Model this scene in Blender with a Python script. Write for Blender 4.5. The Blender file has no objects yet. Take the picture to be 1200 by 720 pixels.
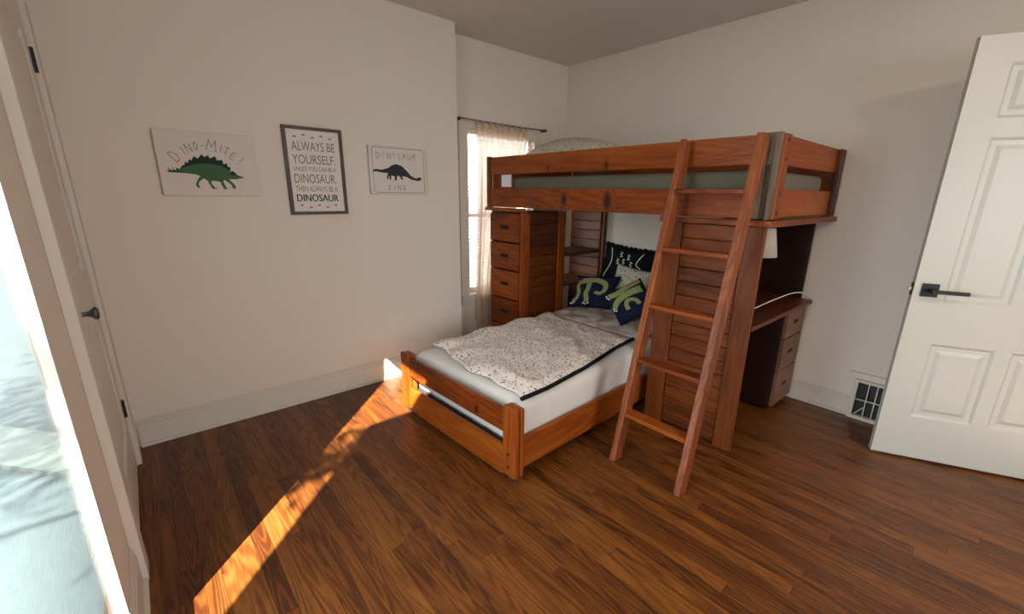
import bpy, bmesh, math, random
from mathutils import Vector, Matrix, noise
random.seed(7)
C = bpy.context.scene.collection
SC = bpy.context.scene
PI = math.pi

# ------------------------------------------------------------------ camera
cam_data = bpy.data.cameras.new('camera'); cam = bpy.data.objects.new('camera', cam_data); C.objects.link(cam)
F_ = Vector((0.63842552, 0.72042117, -0.27093577)); R_ = Vector((0.75099965, -0.66014786, 0.0142943)); U_ = Vector((0.16856, 0.2126, 0.9625))
M = Matrix(((R_.x, U_.x, -F_.x, 0.16989), (R_.y, U_.y, -F_.y, 0.0), (R_.z, U_.z, -F_.z, 1.35553), (0, 0, 0, 1)))
cam.matrix_world = M
cam_data.sensor_width = 36; cam_data.lens = 504.034 / 1200 * 36
cam_data.shift_x = -8.362 / 1200; cam_data.shift_y = 9.905 / 1200
cam_data.clip_start = 0.02
SC.camera = cam
# ------------------------------------------------------------------ world, sun, exposure
w = bpy.data.worlds.new('world'); SC.world = w; w.use_nodes = True
bg = w.node_tree.nodes['Background']; bg.inputs[0].default_value = (0.88, 0.94, 1.0, 1); bg.inputs[1].default_value = 8.0
EL = math.radians(41.5)
SUN = Vector((0.7071 * math.cos(EL), 0.7071 * math.cos(EL), -math.sin(EL)))
sl = bpy.data.lights.new('sun', 'SUN'); so = bpy.data.objects.new('sun', sl); C.objects.link(so)
sl.energy = 46.0; sl.angle = math.radians(0.53); sl.color = (1.0, 0.94, 0.84)
so.rotation_euler = SUN.to_track_quat('-Z', 'Y').to_euler()
SC.view_settings.view_transform = 'Standard'; SC.view_settings.look = 'None'
SC.view_settings.exposure = 0.38; SC.view_settings.gamma = 1.0; SC.view_settings.use_curve_mapping = False
SC.cycles.max_bounces = 10; SC.cycles.diffuse_bounces = 6; SC.cycles.transparent_max_bounces = 12
def portal(name, loc, rot, sx, sy):
    l = bpy.data.lights.new(name, 'AREA'); l.shape = 'RECTANGLE'; l.size = sx; l.size_y = sy; l.cycles.is_portal = True
    o = bpy.data.objects.new(name, l); C.objects.link(o); o.location = loc; o.rotation_euler = rot
portal('portal', (-0.06, 0.78, 1.11), (0, -PI / 2, 0), 1.84, 1.34)
portal('portal', (1.35, -2.38, 1.45), (PI / 2, 0, 0), 1.42, 1.32)
portal('portal', (2.685, 3.16, 1.18), (-PI / 2, 0, 0), 0.74, 1.36)

# ------------------------------------------------------------------ room numbers
XR, YA, YB, H, XJ, YF = 3.482, 2.911, 3.098, 2.515, 2.106, -2.3
XL = -0.03                      # inner face of the left wall

# ------------------------------------------------------------------ materials
def _new(name):
    m = bpy.data.materials.new(name); m.use_nodes = True
    nt = m.node_tree; return m, nt, nt.nodes['Principled BSDF'], nt.nodes, nt.links
def plain(name, col, rough=0.5, metal=0.0, spec=0.5, bump=0.0, bscale=200.0, var=0.0, sheen=0.0):
    m, nt, b, N, L = _new(name)
    b.inputs['Base Color'].default_value = (*col, 1); b.inputs['Roughness'].default_value = rough
    b.inputs['Metallic'].default_value = metal; b.inputs['Specular IOR Level'].default_value = spec
    b.inputs['Sheen Weight'].default_value = sheen
    tc = N.new('ShaderNodeTexCoord')
    nz = N.new('ShaderNodeTexNoise'); nz.inputs['Scale'].default_value = bscale; nz.inputs['Detail'].default_value = 3
    L.new(tc.outputs['Object'], nz.inputs['Vector'])
    if bump:
        bp = N.new('ShaderNodeBump'); bp.inputs['Strength'].default_value = bump; bp.inputs['Distance'].default_value = 0.002
        L.new(nz.outputs['Fac'], bp.inputs['Height']); L.new(bp.outputs['Normal'], b.inputs['Normal'])
    if var:
        n2 = N.new('ShaderNodeTexNoise'); n2.inputs['Scale'].default_value = 2.5; n2.inputs['Detail'].default_value = 4
        L.new(tc.outputs['Object'], n2.inputs['Vector'])
        mx = N.new('ShaderNodeMix'); mx.data_type = 'RGBA'
        mx.inputs[6].default_value = (*[c * (1 - var) for c in col], 1); mx.inputs[7].default_value = (*[min(1, c * (1 + var)) for c in col], 1)
        L.new(n2.outputs['Fac'], mx.inputs[0]); L.new(mx.outputs[2], b.inputs['Base Color'])
    return m
def wood(name, axis, dark, mid, light, rings=18.0, across=5.0, along=0.10, fiber=150.0, rough=0.43, ringw=0.28, knots=(), vary=0.25, coat=0.0, tone=None):
    m, nt, b, N, L = _new(name)
    tc = N.new('ShaderNodeTexCoord'); oi = N.new('ShaderNodeObjectInfo')
    cm = N.new('ShaderNodeCombineXYZ')
    for i, k in enumerate((31.0, 17.0, 23.0)):
        mt = N.new('ShaderNodeMath'); mt.operation = 'MULTIPLY'; mt.inputs[1].default_value = k
        L.new(oi.outputs['Random'], mt.inputs[0]); L.new(mt.outputs[0], cm.inputs[i])
    ad = N.new('ShaderNodeVectorMath'); ad.operation = 'ADD'; L.new(tc.outputs['Object'], ad.inputs[0]); L.new(cm.outputs[0], ad.inputs[1])
    def mapped(al, ac):
        mp = N.new('ShaderNodeMapping'); s = [ac, ac, ac]; s[axis] = al; mp.inputs['Scale'].default_value = s
        L.new(ad.outputs[0], mp.inputs['Vector']); return mp
    n1 = N.new('ShaderNodeTexNoise'); n1.inputs['Scale'].default_value = 1.0; n1.inputs['Detail'].default_value = 1.5; n1.inputs['Distortion'].default_value = 0.25
    L.new(mapped(across * along, across).outputs[0], n1.inputs['Vector'])
    mu = N.new('ShaderNodeMath'); mu.operation = 'MULTIPLY'; mu.inputs[1].default_value = rings * 2 * PI; L.new(n1.outputs['Fac'], mu.inputs[0])
    val = mu.outputs[0]
    kd = None
    for (kx, ky, kz, kr) in knots:
        sb = N.new('ShaderNodeVectorMath'); sb.operation = 'SUBTRACT'; L.new(tc.outputs['Object'], sb.inputs[0]); sb.inputs[1].default_value = (kx, ky, kz)
        ml = N.new('ShaderNodeVectorMath'); ml.operation = 'MULTIPLY'; sc = [1.0, 1.0, 0.55]; sc[0] = 0.0; L.new(sb.outputs[0], ml.inputs[0]); ml.inputs[1].default_value = sc
        ln = N.new('ShaderNodeVectorMath'); ln.operation = 'LENGTH'; L.new(ml.outputs[0], ln.inputs[0])
        mr = N.new('ShaderNodeMapRange'); mr.inputs[1].default_value = 0.0; mr.inputs[2].default_value = kr; mr.inputs[3].default_value = 1.0; mr.inputs[4].default_value = 0.0
        L.new(ln.outputs['Value'], mr.inputs[0])
        if kd is None: kd = mr.outputs[0]
        else:
            mm = N.new('ShaderNodeMath'); mm.operation = 'MAXIMUM'; L.new(kd, mm.inputs[0]); L.new(mr.outputs[0], mm.inputs[1]); kd = mm.outputs[0]
    if kd is not None:
        k2 = N.new('ShaderNodeMath'); k2.operation = 'MULTIPLY_ADD'; k2.inputs[1].default_value = 14.0; L.new(kd, k2.inputs[0]); L.new(val, k2.inputs[2]); val = k2.outputs[0]
    sn = N.new('ShaderNodeMath'); sn.operation = 'SINE'; L.new(val, sn.inputs[0])
    nf = N.new('ShaderNodeTexNoise'); nf.inputs['Scale'].default_value = 1.0; nf.inputs['Detail'].default_value = 3
    L.new(mapped(fiber * 0.035, fiber).outputs[0], nf.inputs['Vector'])
    nb = N.new('ShaderNodeTexNoise'); nb.inputs['Scale'].default_value = 1.0; nb.inputs['Detail'].default_value = 2
    L.new(mapped(1.2, 9.0).outputs[0], nb.inputs['Vector'])
    a1 = N.new('ShaderNodeMath'); a1.operation = 'MULTIPLY_ADD'; a1.inputs[1].default_value = ringw * 0.5; a1.inputs[2].default_value = 0.5; L.new(sn.outputs[0], a1.inputs[0])
    a2 = N.new('ShaderNodeMath'); a2.operation = 'MULTIPLY_ADD'; a2.inputs[1].default_value = 0.9; L.new(nf.outputs['Fac'], a2.inputs[0]); L.new(a1.outputs[0], a2.inputs[2])
    a3 = N.new('ShaderNodeMath'); a3.operation = 'MULTIPLY_ADD'; a3.inputs[1].default_value = 0.9; L.new(nb.outputs['Fac'], a3.inputs[0]); L.new(a2.outputs[0], a3.inputs[2])
    a4 = N.new('ShaderNodeMath'); a4.operation = 'MULTIPLY_ADD'; a4.inputs[1].default_value = vary * 2; L.new(oi.outputs['Random'], a4.inputs[0]); L.new(a3.outputs[0], a4.inputs[2])
    a5 = N.new('ShaderNodeMath'); a5.operation = 'SUBTRACT'; a5.inputs[1].default_value = 0.9 + vary; L.new(a4.outputs[0], a5.inputs[0])
    rp = N.new('ShaderNodeValToRGB'); L.new(a5.outputs[0], rp.inputs[0])
    e = rp.color_ramp.elements; e[0].position = 0.1; e[0].color = (*dark, 1); e[1].position = 0.92; e[1].color = (*light, 1)
    q = e.new(0.5); q.color = (*mid, 1)
    col = rp.outputs[0]
    if kd is not None:
        kk = N.new('ShaderNodeMapRange'); kk.inputs[1].default_value = 0.45; kk.inputs[2].default_value = 0.8; L.new(kd, kk.inputs[0])
        mx = N.new('ShaderNodeMix'); mx.data_type = 'RGBA'; L.new(kk.outputs[0], mx.inputs[0]); L.new(col, mx.inputs[6]); mx.inputs[7].default_value = (*[c * 0.35 for c in dark], 1); col = mx.outputs[2]
    L.new(col, b.inputs['Base Color'])
    b.inputs['Roughness'].default_value = rough; b.inputs['Specular IOR Level'].default_value = 0.35; b.inputs['Coat Weight'].default_value = coat; b.inputs['Coat Roughness'].default_value = 0.2
    bp = N.new('ShaderNodeBump'); bp.inputs['Strength'].default_value = 0.12; bp.inputs['Distance'].default_value = 0.002
    L.new(nf.outputs['Fac'], bp.inputs['Height']); L.new(bp.outputs['Normal'], b.inputs['Normal'])
    return m
def dotted(name, base, dot, scale, rad, soft=0.04, second=None):
    m, nt, b, N, L = _new(name)
    tc = N.new('ShaderNodeTexCoord'); v = N.new('ShaderNodeTexVoronoi'); v.inputs['Scale'].default_value = scale; L.new(tc.outputs['Object'], v.inputs['Vector'])
    mr = N.new('ShaderNodeMapRange'); mr.inputs[1].default_value = rad; mr.inputs[2].default_value = rad + soft; mr.inputs[3].default_value = 1; mr.inputs[4].default_value = 0
    L.new(v.outputs['Distance'], mr.inputs[0])
    mx = N.new('ShaderNodeMix'); mx.data_type = 'RGBA'; L.new(mr.outputs[0], mx.inputs[0]); mx.inputs[6].default_value = (*base, 1)
    if second:
        rp = N.new('ShaderNodeValToRGB'); rp.color_ramp.interpolation = 'CONSTANT'; e = rp.color_ramp.elements
        e[0].color = (*dot, 1); e[1].position = 0.62; e[1].color = (*second, 1); L.new(v.outputs['Color'], rp.inputs[0]); L.new(rp.outputs[0], mx.inputs[7])
    else: mx.inputs[7].default_value = (*dot, 1)
    L.new(mx.outputs[2], b.inputs['Base Color']); b.inputs['Roughness'].default_value = 0.9; b.inputs['Specular IOR Level'].default_value = 0.15
    nz = N.new('ShaderNodeTexNoise'); nz.inputs['Scale'].default_value = 22; L.new(tc.outputs['Object'], nz.inputs['Vector'])
    bp = N.new('ShaderNodeBump'); bp.inputs['Strength'].default_value = 0.35; bp.inputs['Distance'].default_value = 0.02; L.new(nz.outputs['Fac'], bp.inputs['Height']); L.new(bp.outputs['Normal'], b.inputs['Normal'])
    return m
def cloth(name, col, trans, clear):
    m, nt, b, N, L = _new(name); out = N['Material Output']
    N.remove(b)
    d = N.new('ShaderNodeBsdfDiffuse'); d.inputs[0].default_value = (*col, 1)
    t = N.new('ShaderNodeBsdfTranslucent'); t.inputs[0].default_value = (*col, 1)
    c = N.new('ShaderNodeBsdfTransparent')
    m1 = N.new('ShaderNodeMixShader'); m1.inputs[0].default_value = trans; L.new(d.outputs[0], m1.inputs[1]); L.new(t.outputs[0], m1.inputs[2])
    m2 = N.new('ShaderNodeMixShader'); m2.inputs[0].default_value = clear; L.new(m1.outputs[0], m2.inputs[1]); L.new(c.outputs[0], m2.inputs[2])
    L.new(m2.outputs[0], out.inputs[0]); return m
def glass(name):
    m, nt, b, N, L = _new(name); out = N['Material Output']; N.remove(b)
    g = N.new('ShaderNodeBsdfGlossy'); g.inputs['Roughness'].default_value = 0.01; t = N.new('ShaderNodeBsdfTransparent'); t.inputs[0].default_value = (0.96, 0.98, 0.97, 1)
    lw = N.new('ShaderNodeLayerWeight'); lw.inputs[0].default_value = 0.5
    pw = N.new('ShaderNodeMath'); pw.operation = 'POWER'; pw.inputs[1].default_value = 5.0; L.new(lw.outputs['Facing'], pw.inputs[0])
    fr = N.new('ShaderNodeMath'); fr.operation = 'MULTIPLY_ADD'; fr.inputs[1].default_value = 0.9; fr.inputs[2].default_value = 0.03; L.new(pw.outputs[0], fr.inputs[0])
    mx = N.new('ShaderNodeMixShader'); L.new(fr.outputs[0], mx.inputs[0]); L.new(t.outputs[0], mx.inputs[1]); L.new(g.outputs[0], mx.inputs[2]); L.new(mx.outputs[0], out.inputs[0]); return m

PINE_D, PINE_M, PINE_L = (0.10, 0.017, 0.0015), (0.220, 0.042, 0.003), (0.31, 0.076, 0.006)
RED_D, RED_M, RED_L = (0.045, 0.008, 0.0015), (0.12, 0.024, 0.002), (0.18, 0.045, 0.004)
M_ = {}
M_['wall'] = plain('wall_paint', (0.71, 0.62, 0.535), 0.75, spec=0.25, bump=0.15, bscale=260, var=0.02)
M_['ceil'] = plain('ceiling_paint', (0.62, 0.57, 0.51), 0.85, spec=0.2, bump=0.1)
M_['trim'] = plain('trim_paint', (0.64, 0.575, 0.50), 0.4, bump=0.05, bscale=60, var=0.02)
M_['door'] = plain('door_paint', (0.47, 0.46, 0.41), 0.38, bump=0.08, bscale=90)
M_['black'] = plain('black_metal', (0.012, 0.012, 0.013), 0.35, metal=0.3)
M_['steel'] = plain('steel', (0.6, 0.6, 0.6), 0.25, metal=1.0)
M_['pewter'] = plain('pewter', (0.10, 0.10, 0.12), 0.4, metal=0.7)
for ax, k in enumerate('xyz'):
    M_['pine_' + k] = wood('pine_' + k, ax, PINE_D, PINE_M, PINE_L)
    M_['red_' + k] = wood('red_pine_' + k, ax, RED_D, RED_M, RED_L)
M_['ladder'] = wood('ladder_pine', 2, (0.12, 0.027, 0.007), (0.22, 0.058, 0.016), (0.31, 0.095, 0.03), rings=14)
M_['ladder_x'] = wood('brown_drawer', 0, (0.08, 0.03, 0.012), (0.15, 0.065, 0.028), (0.22, 0.10, 0.05))
M_['oak'] = wood('oak_floor', 1, (0.050, 0.013, 0.003), (0.118, 0.034, 0.0065), (0.185, 0.062, 0.012), rings=17, across=12, along=0.07, fiber=420, rough=0.38, ringw=0.48, vary=0.22)
M_['gap'] = plain('floor_gap', (0.035, 0.013, 0.005), 0.8)
M_['sheet'] = plain('white_cotton', (0.64, 0.60, 0.56), 0.9, spec=0.1, bump=0.5, bscale=14)
M_['pink'] = dotted('pink_cotton', (0.50, 0.36, 0.33), (0.74, 0.68, 0.65), 9, 0.35, 0.3)
M_['navy'] = plain('navy_cotton', (0.012, 0.014, 0.035), 0.9, spec=0.15, bump=0.3, bscale=60)
M_['green'] = plain('olive_print', (0.27, 0.30, 0.11), 0.9, var=0.15)
M_['claw'] = plain('cream_print', (0.75, 0.75, 0.66), 0.9)
M_['orange'] = plain('rust_print', (0.45, 0.13, 0.05), 0.9)
M_['blk'] = plain('black_cotton', (0.010, 0.010, 0.011), 0.95, spec=0.1, bump=0.4, bscale=50)
M_['quilt'] = dotted('quilt_print', (0.76, 0.66, 0.60), (0.03, 0.03, 0.035), 55, 0.24, 0.06)
M_['cush'] = dotted('cushion_print', (0.60, 0.58, 0.46), (0.05, 0.05, 0.05), 42, 0.22, 0.06, second=(0.45, 0.12, 0.06))
M_['matt'] = plain('mattress_ticking', (0.135, 0.118, 0.082), 0.95, bump=0.3, bscale=90)
M_['darktrim'] = plain('dark_piping', (0.02, 0.02, 0.022), 0.9)
M_['curtain'] = cloth('curtain_sheer', (0.62, 0.45, 0.34), 0.35, 0.05)
M_['glass'] = glass('window_glass')
M_['canvas'] = plain('canvas', (0.66, 0.58, 0.52), 0.9, bump=0.3, bscale=500)
M_['paper'] = plain('paper', (0.74, 0.66, 0.60), 0.8)
M_['frame'] = wood('walnut', 2, (0.03, 0.016, 0.010), (0.06, 0.034, 0.022), (0.10, 0.055, 0.036))
M_['ink'] = plain('ink', (0.03, 0.03, 0.035), 0.9)
M_['grey_ink'] = plain('grey_ink', (0.17, 0.155, 0.15), 0.9)
M_['gold_ink'] = plain('ochre_ink', (0.42, 0.30, 0.12), 0.9)
M_['red_ink'] = plain('red_ink', (0.35, 0.07, 0.06), 0.9)
M_['dino_green'] = plain('green_ink', (0.055, 0.12, 0.055), 0.9, var=0.5)
M_['dino_dark'] = plain('dark_green_ink', (0.012, 0.028, 0.02), 0.9)
M_['sheen_wood'] = wood('pale_sheen_wood', 2, (0.06, 0.032, 0.018), (0.11, 0.065, 0.038), (0.18, 0.12, 0.075))  # pale tone paints in the glancing sheen on the corner post
M_['shade'] = cloth('lampshade_cloth', (0.72, 0.66, 0.55), 0.4, 0.0)
M_['cord'] = plain('white_plastic', (0.7, 0.68, 0.64), 0.4)
M_['label'] = plain('label_paper', (0.72, 0.78, 0.90), 0.7)
M_['hole'] = plain('dark_slot', (0.02, 0.008, 0.005), 0.9)
M_['conc'] = plain('grey_blue_paving', (0.055, 0.078, 0.082), 0.9, bump=0.3, bscale=30, var=0.12)
M_['siding'] = plain('grey_siding', (0.30, 0.36, 0.38), 0.8)
M_['pgreen'] = plain('pale_green_paint', (0.085, 0.11, 0.10), 0.7)
M_['leaf'] = plain('leaf', (0.05, 0.10, 0.03), 0.7)
M_['bark'] = plain('bark', (0.09, 0.06, 0.04), 0.9, bump=1.0, bscale=20)

# ------------------------------------------------------------------ mesh helpers
class MB:
    def __init__(s): s.v = []; s.f = []; s.xf = None
    def add(s, vs, fs):
        n = len(s.v); s.v += [Vector(p) for p in vs]; s.f += [[i + n for i in f] for f in fs]; return s
    def box(s, x0, x1, y0, y1, z0, z1):
        vs = [(x, y, z) for x in (x0, x1) for y in (y0, y1) for z in (z0, z1)]
        return s.add(vs, [(0, 1, 3, 2), (4, 6, 7, 5), (0, 4, 5, 1), (2, 3, 7, 6), (0, 2, 6, 4), (1, 5, 7, 3)])
    def bar(s, a, b, wv, dv):          # bar from a to b, half-vectors wv and dv
        a, b, wv, dv = map(Vector, (a, b, wv, dv)); vs = []
        for p in (a, b):
            for i, j in ((-1, -1), (-1, 1), (1, 1), (1, -1)): vs.append(p + wv * i + dv * j)
        return s.add(vs, [(0, 1, 2, 3), (7, 6, 5, 4), (0, 4, 5, 1), (1, 5, 6, 2), (2, 6, 7, 3), (3, 7, 4, 0)])
    def tube(s, pts, r, n=8, cap=True):
        pts = [Vector(p) for p in pts]; rs = r if isinstance(r, (list, tuple)) else [r] * len(pts); base = len(s.v)
        ref = None
        for i, p in enumerate(pts):
            t = (pts[min(i + 1, len(pts) - 1)] - pts[max(i - 1, 0)]).normalized()
            if ref is None: ref = Vector((0, 0, 1)) if abs(t.z) < 0.9 else Vector((1, 0, 0))
            a = (ref - t * ref.dot(t)).normalized(); ref = a; b = t.cross(a)
            for k in range(n):
                q = 2 * PI * k / n; s.v.append(p + (a * math.cos(q) + b * math.sin(q)) * rs[i])
        for i in range(len(pts) - 1):
            for k in range(n):
                k2 = (k + 1) % n; s.f.append([base + i * n + k, base + i * n + k2, base + (i + 1) * n + k2, base + (i + 1) * n + k])
        if cap:
            s.f.append([base + k for k in range(n)][::-1]); s.f.append([base + (len(pts) - 1) * n + k for k in range(n)])
        return s
    def lathe(s, origin, axis, prof, n=20):   # prof: list of (distance along axis, radius)
        axis = Vector(axis).normalized(); return s.tube([Vector(origin) + axis * d for d, r in prof], [max(r, 1e-4) for d, r in prof], n)
    def grid(s, fn, nu, nv):
        b = len(s.v)
        for j in range(nv + 1):
            for i in range(nu + 1): s.v.append(Vector(fn(i / nu, j / nv)))
        for j in range(nv):
            for i in range(nu): k = b + j * (nu + 1) + i; s.f.append([k, k + 1, k + nu + 2, k + nu + 1])
        return s
    def poly(s, pts): return s.add(pts, [list(range(len(pts)))])
    def map(s, fn): s.v = [Vector(fn(p)) for p in s.v]; return s
    def mesh(s, name, mat, off=Vector((0, 0, 0)), smooth=False):
        me = bpy.data.meshes.new(name); vv = [(s.xf(p) if s.xf else p) - off for p in s.v]
        me.from_pydata(vv, [], s.f); me.materials.append(mat); me.validate(); me.update()
        bm = bmesh.new(); bm.from_mesh(me); bmesh.ops.recalc_face_normals(bm, faces=bm.faces); bm.to_mesh(me); bm.free()
        if smooth:
            for p in me.polygons: p.use_smooth = True
        return me
    def build(s, name, mat, parent=None, smooth=False, bevel=0.0, segs=2, solid=0.0, tri=False):
        off = root_loc(parent)
        me = s.mesh(name, mat, off, smooth)
        o = bpy.data.objects.new(name, me); C.objects.link(o)
        if parent: o.parent = parent
        if solid: md = o.modifiers.new('solid', 'SOLIDIFY'); md.thickness = solid; md.offset = 0
        if bevel: md = o.modifiers.new('bevel', 'BEVEL'); md.width = bevel; md.segments = segs; md.limit_method = 'ANGLE'
        return o
def root_loc(o):
    v = Vector((0, 0, 0))
    while o: v = v + o.location; o = o.parent
    return v
def tag(o, label=None, cat=None, group=None, kind=None):
    if label: o['label'] = label
    if cat: o['category'] = cat
    if group: o['group'] = group
    if kind: o['kind'] = kind
    return o
def thing(name, loc, label, cat, group=None):
    o = bpy.data.objects.new(name, None); C.objects.link(o); o.location = loc; o.empty_display_size = 0.1
    return tag(o, label, cat, group)
def struct(name, mb, mat, parent=None, **k):
    o = mb.build(name, mat, parent, **k)
    if parent is None: o['kind'] = 'structure'
    return o
def dup(o, parent, dloc=(0, 0, 0)):
    c = o.copy(); C.objects.link(c); c.parent = parent; c.location = o.location + Vector(dloc); return c
def part(name, mat, parent, *boxes, bevel=0.004):
    m = MB()
    for b in boxes: m.box(*b)
    return m.build(name, M_[mat], parent, bevel=bevel)
def text_mesh(body, x0, x1, z0, z1, fit=True):
    cu = bpy.data.curves.new('t', 'FONT'); cu.body = body; cu.size = 1; cu.resolution_u = 3
    o = bpy.data.objects.new('t', cu); C.objects.link(o)
    dg = bpy.context.evaluated_depsgraph_get(); me = bpy.data.meshes.new_from_object(o.evaluated_get(dg))
    vs = [v.co.copy() for v in me.vertices]; fs = [list(p.vertices) for p in me.polygons]
    bpy.data.objects.remove(o); bpy.data.curves.remove(cu); bpy.data.meshes.remove(me)
    ax, bx = min(v.x for v in vs), max(v.x for v in vs); ay, by = min(v.y for v in vs), max(v.y for v in vs)
    return [(x0 + (v.x - ax) / (bx - ax) * (x1 - x0), z0 + (v.y - ay) / (by - ay) * (z1 - z0)) for v in vs], fs

# ------------------------------------------------------------------ floor of separate oak boards
floor = struct('floor', MB().box(-0.12, XR + 0.1, YF - 0.1, YB + 0.1, -0.05, -0.004), M_['gap'])
BW = 0.0575; cols = int((XR + 0.03) / BW) + 1
shared = {}
far = MB()
for c in range(cols):
    x = -0.03 + c * BW; y = -0.55 - random.random() * 1.1
    lim = YB if x > XJ - 0.06 else YA
    x1 = min(x + BW, XR)
    far.box(x + 0.0005, x1 - 0.0005, YF, y - 0.001, -0.006, 0)
    while y < lim:
        L_ = random.choice((0.7, 0.9, 1.1, 1.3, 1.5, 1.7))
        y1 = y + L_
        if lim - y1 < 0.25: y1 = lim
        key = (round(y1 - y, 3), round(x1 - x, 3))
        if key not in shared:
            shared[key] = MB().box(0.0004, x1 - x - 0.0004, 0.0008, y1 - y - 0.0008, -0.006, 0).mesh('plank', M_['oak'])
        o = bpy.data.objects.new('plank', shared[key]); C.objects.link(o); o.parent = floor; o.location = (x, y, random.uniform(-0.0003, 0.0))
        y = y1
fo = far.build('plank', M_['oak'], floor); fo['kind'] = 'stuff'

# ------------------------------------------------------------------ room shell
T = 0.12
struct('ceiling', MB().box(-0.2, XR + T, YF - T, YB + T, H, H + 0.08), M_['ceil'])
struct('wall_back', MB().box(-0.075, XJ, YA, YB + T, 0, H), M_['wall'])
WX0, WX1, WZ0, WZ1 = 2.315, 3.055, 0.50, 1.86
m = MB().box(XJ, WX0, YB, YB + T, 0, H).box(WX1, XR + T, YB, YB + T, 0, H).box(WX0, WX1, YB, YB + T, 0, WZ0).box(WX0, WX1, YB, YB + T, WZ1, H)
struct('wall_alcove', m, M_['wall'])
DY0, DY1 = -1.27, -0.445
m = MB().box(XR, XR + T, DY1, YB, 0, H).box(XR, XR + T, YF, DY0, 0, H).box(XR, XR + T, DY0, DY1, 2.06, H).box(XR + T, XR + T + 0.02, DY0 - 0.05, DY1 + 0.05, 0, 2.1)
struct('wall_right', m, M_['wall'])
BX0, BX1, BZ0, BZ1 = 0.6, 2.1, 0.75, 2.15     # added window, unseen behind the camera, for fill light
struct('wall_front', MB().box(-0.075, BX0, YF - T, YF, 0, H).box(BX1, XR + T, YF - T, YF, 0, H).box(BX0, BX1, YF - T, YF, 0, BZ0).box(BX0, BX1, YF - T, YF, BZ1, H), M_['wall'])
fill_win = struct('fill_window', MB().box(BX0, BX0 + .04, YF - .08, YF - .03, BZ0, BZ1).box(BX1 - .04, BX1, YF - .08, YF - .03, BZ0, BZ1).box(BX0, BX1, YF - .08, YF - .03, BZ0, BZ0 + .04).box(BX0, BX1, YF - .08, YF - .03, BZ1 - .04, BZ1).box(BX0, BX1, YF - .08, YF - .03, 1.43, 1.47), M_['trim'])
for a, b in ((BZ0 + .04, 1.43), (1.47, BZ1 - .04)): MB().box(BX0 + .04, BX1 - .04, YF - .056, YF - .052, a, b).build('pane', M_['glass'], fill_win)
OY0, OY1, OZ0, OZ1 = 0.10, 1.459, 0.17, 2.0       # tall window in the left wall
CY0, CY1, CZ = 1.90, 2.69, 2.06                    # closet opening
XO = -0.056
m = MB().box(XO, XL, YF, OY0 - .03, 0, H).box(XO, XL, OY0 - .03, OY1 + .03, 0, OZ0).box(XO, XL, OY0 - .03, OY1 + .03, OZ1, H).box(XO, XL, OY1 + .03, CY0, 0, H).box(XO, XL, CY0, CY1, CZ, H).box(XO, XL, CY1, YA, 0, H)
m.box(XO - 0.02, XO - 0.005, CY0 - 0.05, CY1 + 0.05, 0, CZ + 0.05)
struct('wall_left', m, M_['wall'])
# baseboards: tall flat board, moulded cap, shoe
def base(name, x0, y0, x1, y1, nx, ny, ht=0.15, th=0.016):
    m = MB()
    for t, za, zb in ((th, 0, ht - 0.03), (th * 0.75, ht - 0.03, ht - 0.012), (th * 0.4, ht - 0.012, ht), (th + 0.013, 0, 0.018)):
        m.box(min(x0, x1 + nx * t, x0 + nx * t), max(x1, x0 + nx * t, x1 + nx * t), min(y0, y0 + ny * t), max(y1, y1 + ny * t), za, zb)
    return struct(name, m, M_['trim'], bevel=0.002)
base('baseboard_back', 0.0, YA, XJ, YA, 0, -1, 0.155)
base('baseboard_alcove', XJ, YB, XR, YB, 0, -1, 0.155)
base('baseboard_right', XR, 0.474, XR, YB, -1, 0, 0.135); base('baseboard_right', XR, -0.30, XR, 0.294, -1, 0, 0.135)
base('baseboard_left', XL, 1.46, XL, 1.79, 1, 0, 0.16, 0.014)
# closet door and its casing
struct('trim_1', MB().box(XL, 0.0, 1.79, CY0 - 0.005, 0, CZ + 0.1).box(XL, 0.0, CY1 + 0.005, 2.80, 0, CZ + 0.1).box(XL, 0.0, CY0 - 0.005, CY1 + 0.005, CZ + 0.005, CZ + 0.1), M_['trim'], bevel=0.004)
def raised_panel(m, P, s0, s1, z0, z1, n0=0.0):
    # P(s, z, n): door-local to world; sunken moulding around a raised field
    prof = [(0.0, n0), (0.012, n0 - 0.009), (0.032, n0 - 0.009), (0.050, n0 - 0.002)]
    rings = []
    for d, n in prof: rings.append([P(s0 + d, z0 + d, n), P(s1 - d, z0 + d, n), P(s1 - d, z1 - d, n), P(s0 + d, z1 - d, n)])
    b = len(m.v)
    for r in rings: m.v += [Vector(p) for p in r]
    for i in range(len(rings) - 1):
        for k in range(4): k2 = (k + 1) % 4; m.f.append([b + i * 4 + k, b + i * 4 + k2, b + i * 4 + 4 + k2, b + i * 4 + 4 + k])
    m.f.append([b + (len(rings) - 1) * 4 + k for k in range(4)])
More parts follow.
